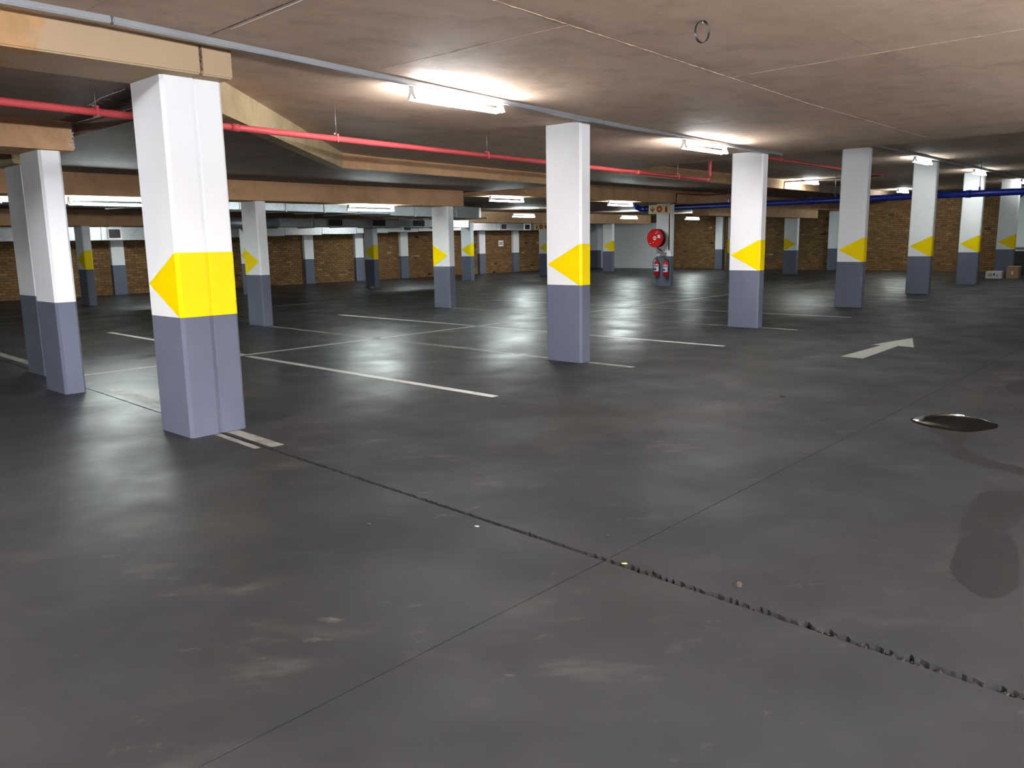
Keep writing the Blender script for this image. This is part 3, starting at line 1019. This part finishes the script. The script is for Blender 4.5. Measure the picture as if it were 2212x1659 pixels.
# ------------------------------------------------------------------ painted floor lines
LGp = 'painted parking bay lines'
def line(a, b, label, mat='line', w=0.105, seed=0):
    return tag(strip('parking_line', a, b, w, mat, None, 0.0015, seed), label, 'parking line', LGp)

line((5.90, 5.60), (5.98, 10.58), 'long white bay line between the near split pillar and the tall pillar', seed=1)
line((10.80, 5.60), (10.90, 15.2), 'white bay line crossing behind the tall pillar to the far bays', seed=2)
line((8.35, 5.55), (8.36, 6.25), 'short white line end in front of the tall pillar', 'line_worn', seed=3)
line((8.37, 6.9), (8.55, 14.3), 'worn bay line from the tall pillar back to a right-arrow pillar', 'line_worn', seed=4)
line((13.40, 5.6), (13.42, 6.25), 'short line end in front of the second arrow pillar', 'line_worn', seed=5)
line((13.42, 6.9), (13.6, 14.3), 'worn bay line running back from the second arrow pillar', 'line_worn', seed=6)
line((16.05, 5.65), (16.05, 15.3), 'white bay line passing just right of the second arrow pillar', seed=7)
line((18.5, 6.9), (18.6, 14.3), 'faint bay line behind the pillar beyond the roof step', 'line_worn', seed=8)
line((21.15, 5.7), (21.2, 15.3), 'faint far bay line ending near the pillar with a lamp', 'line_worn', seed=9)
line((26.2, 5.7), (26.3, 15.3), 'distant faint bay line beyond the hose reel pillar', 'line_worn', seed=10)
line((23.6, 6.9), (23.7, 14.3), 'distant bay line running to the hose reel pillar', 'line_worn', seed=18)
line((3.6, 10.72), (22.0, 10.80), 'long white centre line dividing the facing bays', seed=11)
line((22.0, 10.80), (37.5, 10.85), 'distant end of the centre line towards the end wall', 'line_worn', seed=12)
line((6.02, 10.75), (6.15, 15.9), 'white bay line seen left of the near split pillar', seed=13)
t = thing('parking_line', 'worn white strip split by the floor joint at the near split pillar', 'parking line', (0, 0, 0), group=LGp)
strip('paint_strip', (3.345, 5.56), (3.385, 6.33), 0.11, 'line_worn', t, 0.0015, 14)
strip('paint_strip', (3.205, 5.62), (3.24, 6.33), 0.055, 'line_worn', t, 0.0015, 24)
line((3.47, 7.0), (3.60, 9.35), 'worn broad strip along the floor joint between near and plain pillars', 'line_worn', 0.13, seed=15)
line((3.72, 11.8), (3.82, 14.6), 'worn strip along the floor joint at the left picture edge', 'line_worn', 0.13, seed=16)
line((11.0, 18.8), (13.7, 18.9), 'pale worn line in the far aisle behind the right-arrow pillars', 'line_worn', 0.16, seed=17)
ar = [(10.70, 3.885), (10.68, 3.585), (12.20, 3.62), (12.17, 3.40), (13.27, 3.735), (12.12, 3.965), (12.15, 3.83)]
tag(MB().add([(x, y, 0.0016) for x, y in ar], [tuple(range(7))]).build('floor_arrow', 'arrow'), 'pale painted direction arrow on the aisle floor pointing away right', 'floor arrow')


# ------------------------------------------------------------------ puddle and damp stains
def blob(name, pts, mat, z, amp=0.02, seed=0, sub=8):
    rn = random.Random(seed)
    out = []
    n = len(pts)
    P = [Vector((*p, 0)) for p in pts]
    for i in range(n):
        p0, p1, p2, p3 = P[i - 1], P[i], P[(i + 1) % n], P[(i + 2) % n]
        for k in range(sub):
            s = k / sub
            q = 0.5 * ((2 * p1) + (p2 - p0) * s + (2 * p0 - 5 * p1 + 4 * p2 - p3) * s * s + (3 * p1 - p0 - 3 * p2 + p3) * s ** 3)
            out.append((q.x + rn.uniform(-amp, amp), q.y + rn.uniform(-amp, amp), z))
    return MB().add(out, [tuple(range(len(out)))]).build(name, mat)


def puddle(pts, seed, sub=10):
    rn = random.Random(seed)
    P = [Vector((*p, 0)) for p in pts]
    n = len(P)
    c = sum(P, Vector()) / n
    ring = []
    for i in range(n):
        p0, p1, p2, p3 = P[i - 1], P[i], P[(i + 1) % n], P[(i + 2) % n]
        for k in range(sub):
            s = k / sub
            q = 0.5 * ((2 * p1) + (p2 - p0) * s + (2 * p0 - 5 * p1 + 4 * p2 - p3) * s * s + (3 * p1 - p0 - 3 * p2 + p3) * s ** 3)
            ring.append(q + Vector((rn.uniform(-1, 1), rn.uniform(-1, 1), 0)) * 0.006)
    prof = [(1.0, 0.0004), (0.985, 0.0016), (0.965, 0.0028), (0.93, 0.0038), (0.88, 0.0044), (0.5, 0.0045)]
    m = len(ring)
    vs, fs = [], []
    for k, z in prof:
        for q in ring:
            v = c + (q - c) * k
            vs.append((v.x, v.y, z))
    for j in range(len(prof) - 1):
        for i in range(m):
            fs.append((j * m + i, j * m + (i + 1) % m, (j + 1) * m + (i + 1) % m, (j + 1) * m + i))
    fs.append(tuple((len(prof) - 1) * m + i for i in range(m)))
    o = MB().add(vs, fs, True).build('puddle', 'water')
    return o


tag(puddle([(7.30, 2.03), (7.55, 1.98), (7.78, 1.80), (7.72, 1.58), (7.48, 1.40), (7.22, 1.46), (7.08, 1.58), (7.12, 1.85)], 3),
    'black oily puddle reflecting the ceiling on the aisle floor', 'puddle')
tag(blob('damp_stain', [(6.98, 1.86), (6.9, 1.72), (6.7, 1.62), (6.35, 1.52), (6.2, 1.40), (6.12, 1.22), (5.99, 0.95), (5.9, 0.72), (6.1, 0.7), (6.22, 0.98), (6.28, 1.18), (6.46, 1.38), (6.75, 1.50), (7.05, 1.45), (7.2, 1.6), (7.1, 1.8)], 'damp', 0.0009, 0.012, 4),
    'dark damp trail curling out of the puddle to the right', 'stain')
tag(blob('damp_stain', [(5.42, 1.07), (5.62, 0.92), (5.75, 0.7), (5.5, 0.62), (5.2, 0.78), (4.9, 0.80), (4.66, 0.92), (4.72, 1.02), (5.05, 1.05)], 'damp', 0.0010, 0.014, 5),
    'ragged dark damp patch at the right picture edge below the puddle', 'stain')
tag(blob('damp_stain', [(4.60, 0.95), (4.74, 0.82), (4.55, 0.72), (4.31, 0.67), (3.97, 0.63), (3.81, 0.71), (4.0, 0.88), (4.33, 0.95)], 'damp', 0.0008, 0.010, 6),
    'rounded brownish damp stain below the ragged damp patch', 'stain')
tag(blob('damp_stain', [(9.35, 1.72), (9.9, 1.75), (10.4, 1.6), (10.2, 1.35), (9.6, 1.4), (9.1, 1.5)], 'damp', 0.0008, 0.02, 7),
    'dark smear on the floor at the right picture edge above the puddle', 'stain')


# ------------------------------------------------------------------ fire point on the hose reel pillar
px, pyc = 23.68, 14.62                                  # flank of the pillar that faces the viewer
def sign(x, y0, y1, z0, z1, label, order=('arrow', 'disc', 'bottle')):
    t = thing('fire_sign', label, 'sign', (x, (y0 + y1) / 2, z0), group='fire point signs')
    MB().box(-0.012, 0.0, (y0 - y1) / 2, (y1 - y0) / 2, 0, z1 - z0).build('board', 'signcream', t, bevel=0.003)
    w, h = y1 - y0, z1 - z0
    for sy in (0.0, 0.12):
        MB().box(0.0, 0.05, sy - 0.02, sy + 0.02, h / 2 - 0.03, h / 2 + 0.03).build('standoff', 'steel', t)
    X = -0.0135
    for i, kind in enumerate(order):
        cy = (1 / 2 - (i + 0.5) / len(order)) * w * 0.94
        cz = h / 2
        s = h * 0.36
        if kind == 'arrow':
            pts = [(-0.14, 1), (0.14, 1), (0.14, -0.1), (0.62, 0.42), (0.82, 0.1), (0, -0.95), (-0.82, 0.1), (-0.62, 0.42), (-0.14, -0.1)]
            MB().add([(X, cy - a * s, cz + b * s) for a, b in pts], [(0, 1, 2, 8), (2, 3, 4, 5), (5, 6, 7, 8), (2, 5, 8)]).build('arrow_symbol', 'signred', t)
        elif kind == 'disc':
            MB().add([(X, cy + s * math.cos(q), cz + s * math.sin(q)) for q in [k * math.pi / 12 for k in range(24)]], [tuple(range(24))]).build('reel_symbol', 'signred', t)
            MB().add([(X - 0.001, cy + s * 0.4 * math.cos(q), cz + s * 0.4 * math.sin(q)) for q in [k * math.pi / 8 for k in range(16)]], [tuple(range(16))]).build('reel_hub_symbol', 'signcream', t)
        else:
            m = MB()
            m.add([(X, cy + a * s, cz + b * s) for a, b in [(-0.4, -1), (0.4, -1), (0.4, 0.35), (0.2, 0.6), (-0.2, 0.6), (-0.4, 0.35)]], [tuple(range(6))])
            m.add([(X, cy + a * s, cz + b * s) for a, b in [(-0.12, 0.6), (0.12, 0.6), (0.12, 0.95), (-0.12, 0.95)]], [(0, 1, 2, 3)])
            m.add([(X, cy + a * s, cz + b * s) for a, b in [(-0.6, 0.75), (0.12, 0.95), (0.12, 1.08), (-0.6, 0.9)]], [(0, 1, 2, 3)])
            m.build('extinguisher_symbol', 'signred', t)
    return t


sign(23.634, 14.33, 15.17, 2.40, 2.69, 'cream sign with red arrow, disc and extinguisher above the hose reel')
sign(28.90, 23.9, 24.75, 2.08, 2.36, 'cream fire sign at far pillar, cut off by the tall pillar', ('bottle', 'disc', 'arrow'))

t = thing('hose_reel', 'round red fire hose reel on the fire point pillar', 'hose reel', (23.68, 14.72, 1.60), group=None)
m = MB()
def disc(mb, x0, x1, r, seg=36, cy=0.0, cz=0.0):
    return mb.tube([(x0, cy, cz), (x1, cy, cz)], r, seg)
disc(MB(), -0.36, -0.34, 0.305).build('reel_plate', 'firered', t, bevel=0.004)
disc(MB(), -0.345, -0.16, 0.235).build('hose_drum', 'dark', t)
disc(MB(), -0.17, -0.15, 0.305).build('reel_plate', 'deepred', t)
disc(MB(), -0.372, -0.36, 0.066, 24).build('hub_label', 'paper', t)
MB().box(-0.3735, -0.372, -0.055, 0.055, -0.012, 0.012).build('hub_print', 'inkred', t)
MB().box(-0.362, -0.3605, -0.21, -0.10, 0.0, 0.105).build('instruction_label', 'paper', t)
for a, r0 in ((1.15, 0.22), (1.3, 0.16), (4.3, 0.15), (3.9, 0.25)):
    cy, cz = -r0 * math.cos(a), r0 * math.sin(a)
    MB().box(-0.3615, -0.3600, cy - 0.03, cy + 0.03, cz - 0.01, cz + 0.01).build('white_mark', 'paper', t)
MB().box(-0.16, 0.0, -0.06, 0.06, -0.08, 0.08).build('wall_bracket', 'deepred', t)
hose = []
for k in range(0, 80):
    a = k * 0.32
    hose.append((-0.335 + 0.17 * (0.5 - 0.5 * math.cos(k * 0.12)), 0.262 * math.cos(a), 0.262 * math.sin(a)))
MB().tube(hose, 0.016, 8).build('coiled_hose', 'dark', t)
MB().tube([(-0.25, 0.0, -0.27), (-0.24, -0.05, -0.34), (-0.2, -0.12, -0.38), (-0.14, -0.16, -0.42)], 0.017, 10).build('hose_tail', 'deepred', t)
MB().box(-0.20, 0.0, -0.24, 0.02, -0.50, -0.48).build('nozzle_shelf', 'steel', t)
MB().tube([(-0.1, -0.16, -0.48), (-0.1, -0.16, -0.36)], 0.022, 10).build('valve', 'steel', t)
MB().tube([(-0.12, 0.0, -0.48), (-0.12, -0.03, -0.38)], 0.016, 10).build('nozzle', 'steel', t)


def extinguisher(y, z, label, tilt=0.0, hose_side=1):
    t = thing('fire_extinguisher', label, 'extinguisher', (23.585, y, z), group='extinguishers on the hose reel pillar')
    prof = [(0.0, 0.075), (0.012, 0.088), (0.40, 0.088), (0.45, 0.075), (0.485, 0.045), (0.50, 0.028), (0.52, 0.028)]
    MB().tube([(0, 0, h) for h, _ in prof], [r for _, r in prof], 24).build('cylinder', 'firered', t)
    lab = []
    for k in range(9):
        a = math.pi * 0.55 + k * math.pi * 0.9 / 8
        lab.append((0.0892 * math.cos(a), 0.0892 * math.sin(a)))
    def wrap(z0, z1, nm, mat, r=0.0892, k0=0, k1=8, par=t):
        pts = []
        for k in range(k0, k1 + 1):
            a = math.pi * 0.62 + k * math.pi * 0.85 / 8
            pts.append((r * math.cos(a), r * math.sin(a)))
        n = len(pts)
        return MB().add([(x, yy, z0) for x, yy in pts] + [(x, yy, z1) for x, yy in pts], [(i, i + 1, i + 1 + n, i + n) for i in range(n - 1)]).build(nm, mat, par)
    lb = wrap(0.15, 0.38, 'label', 'paper')
    wrap(0.32, 0.35, 'label_print', 'ink', 0.0898, 1, 7, lb)
    wrap(0.285, 0.30, 'label_print', 'inkred', 0.0898, 1, 7, lb)
    wrap(0.18, 0.25, 'label_print', 'inkblue', 0.0898, 1, 5, lb)
    MB().box(-0.02, 0.02, -0.02, 0.02, 0.51, 0.56).build('valve', 'steel', t)
    MB().add([(-0.11, -0.012, 0.575), (0.03, -0.012, 0.56), (0.03, 0.012, 0.56), (-0.11, 0.012, 0.575), (-0.11, -0.012, 0.587), (0.03, -0.012, 0.572), (0.03, 0.012, 0.572), (-0.11, 0.012, 0.587)],
             [(0, 3, 2, 1), (4, 5, 6, 7), (0, 1, 5, 4), (1, 2, 6, 5), (2, 3, 7, 6), (3, 0, 4, 7)]).build('handle', 'deepred', t)
    s = hose_side
    MB().tube([(0, 0.02 * s, 0.54), (-0.01, 0.08 * s, 0.56), (-0.02, 0.125 * s, 0.5), (-0.02, 0.135 * s, 0.38), (-0.02, 0.12 * s, 0.27), (-0.02, 0.10 * s, 0.2)], 0.011, 8).build('hose', 'dark', t)
    MB().box(0.05, 0.11, -0.03, 0.03, 0.40, 0.47).build('wall_hook', 'steel', t)
    return t


extinguisher(14.80, 0.36, 'red extinguisher with curved hose at the left of the fire point pillar')
extinguisher(14.45, 0.34, 'red extinguisher at the right side of the fire point pillar flank', hose_side=-1)

# ------------------------------------------------------------------ small things
t = thing('notice', 'small white notice with two dark lines on the back brick wall', 'notice', (30.9, 28.735, 1.34))
MB().box(-0.18, 0.18, -0.012, 0.0, 0, 0.30).build('sheet', 'paper', t)
MB().box(-0.12, 0.12, -0.0135, -0.012, 0.165, 0.20).build('print_line', 'ink', t)
MB().box(-0.14, 0.14, -0.0135, -0.012, 0.09, 0.125).build('print_line', 'ink', t)

# loop of strap left hanging from the ceiling
t = thing('strap_loop', 'small dark loop of metal strap hanging from the ceiling', 'strap', (5.36, 3.02, ceil_z(5.36)))
ring, n = [], 28
vs, fs = [], []
for k in range(n):
    a = 2 * math.pi * k / n
    x, z = 0.052 * math.sin(a), -0.072 + 0.072 * math.cos(a)
    dx, dz = math.sin(a), math.cos(a)
    for (o, w) in ((0, -0.013), (0.003, -0.013), (0.003, 0.013), (0, 0.013)):
        vs.append((x + dx * o, w, z + dz * o))
for k in range(n):
    for j in range(4):
        fs.append((k * 4 + j, k * 4 + (j + 1) % 4, ((k + 1) % n) * 4 + (j + 1) % 4, ((k + 1) % n) * 4 + j))
sl = MB().add(vs, fs).build('strap', 'blackbox', t)
sl.rotation_euler = (0, 0, math.radians(-32))
MB().tube([(0, 0, 0.0), (0, 0, -0.02)], 0.008, 8).build('bolt', 'steel', t)


def carton(x0, x1, y0, y1, h, mat, label, flap=False, rz=0.0):
    t = thing('carton', label, 'box', ((x0 + x1) / 2, (y0 + y1) / 2, 0), rz)
    w, d = (x1 - x0) / 2, (y1 - y0) / 2
    MB().box(-w, w, -d, d, 0, h).build('carton_body', mat, t, bevel=0.006)
    if flap:
        f = MB().box(-w, w, -d, d, h, h + 0.008).build('lid_flap', mat, t)
        f.location = (0.01, -0.02, 0.01)
        f.rotation_euler = (0.03, -0.03, 0)
    return t, w, d


t, w, d = carton(32.75, 33.25, 6.47, 6.95, 0.245, 'cartonwhite', 'white printed carton lying on the floor at the foot of the rightmost pillar')
for (a, b, c0, c1) in ((-0.16, -0.04, 0.07, 0.17), (0.0, 0.05, 0.09, 0.18), (0.1, 0.15, 0.06, 0.16)):
    MB().box(-w - 0.002, -w - 0.0005, -b, -a, c0, c1).build('print_mark', 'ink' if a == 0 else 'beam_grey', t)
t, w, d = carton(32.95, 33.35, 5.98, 6.36, 0.40, 'cardboard', 'brown cardboard box with loose lid right of the white carton', True)
MB().box(-w - 0.002, -w - 0.0005, -0.03, 0.03, 0.13, 0.25).build('print_mark', 'cartonwhite', t)

t = thing('dark_cabinet', 'black cabinet with pale top at the right picture edge behind the cartons', 'cabinet', (36.0, 6.35, 0))
MB().box(-0.3, 0.3, -0.55, 0.55, 0.06, 0.90).build('cabinet_body', 'blackbox', t, bevel=0.005)
MB().box(-0.33, 0.33, -0.58, 0.58, 0.90, 0.93).build('cabinet_top', 'cartonwhite', t, bevel=0.004)
for sx in (-0.26, 0.26):
    for sy in (-0.5, 0.5):
        MB().box(sx - 0.02, sx + 0.02, sy - 0.02, sy + 0.02, 0, 0.06).build('foot', 'steel', t)
t, w, d = carton(34.7, 35.3, 5.55, 6.12, 0.95, 'cardboard', 'tall brown cardboard carton cut by the right picture edge')
MB().box(-w - 0.002, -w - 0.0005, -d, d, 0.45, 0.50).build('parcel_tape', 'beam_grey', t)


# stone chips and litter on the floor
def chip(x, y, s, label, mat='chip', flat=0.4, seed=0):
    rn = random.Random(seed)
    bm = bmesh.new()
    bmesh.ops.create_icosphere(bm, subdivisions=2, radius=1)
    for v in bm.verts:
        k = rn.uniform(0.72, 1.15)
        v.co = Vector((v.co.x * s * k * 1.4, v.co.y * s * k * 0.8, max(v.co.z, -0.6) * s * flat * k))
    zmin = min(v.co.z for v in bm.verts)
    for v in bm.verts:
        v.co.z -= zmin
    me = bpy.data.meshes.new('stone_chip')
    bm.to_mesh(me)
    bm.free()
    o = link('stone_chip', me, mat, None, (x, y, 0.0))
    o.rotation_euler = (0, 0, rn.uniform(0, 3))
    return tag(o, label, 'debris')


chip(3.25, 1.58, 0.022, 'brown stone chip lying right of the floor joint near its crossing', flat=0.3, seed=1)
chip(2.67, 3.54, 0.016, 'dark flat sliver on the floor left of the floor joint', 'dark', 0.25, 2)
chip(3.04, 3.05, 0.010, 'pale crumb beside the floor joint below the near split pillar', 'seal', 0.3, 3)
chip(7.65, 3.32, 0.02, 'pale fragment alone on the open aisle floor', 'chip', 0.4, 4)
chip(3.38, 2.40, 0.010, 'tiny dark chip above the crossing of joint and saw cut', 'dark', 0.4, 5)
chip(18.55, 23.75, 0.06, 'pale scrap at the foot of the far dark-bay pillar', 'leaf', 0.25, 6)
chip(3.125, 2.12, 0.011, 'yellow scrap caught in the floor joint at the crossing', 'leaf', 0.3, 7)
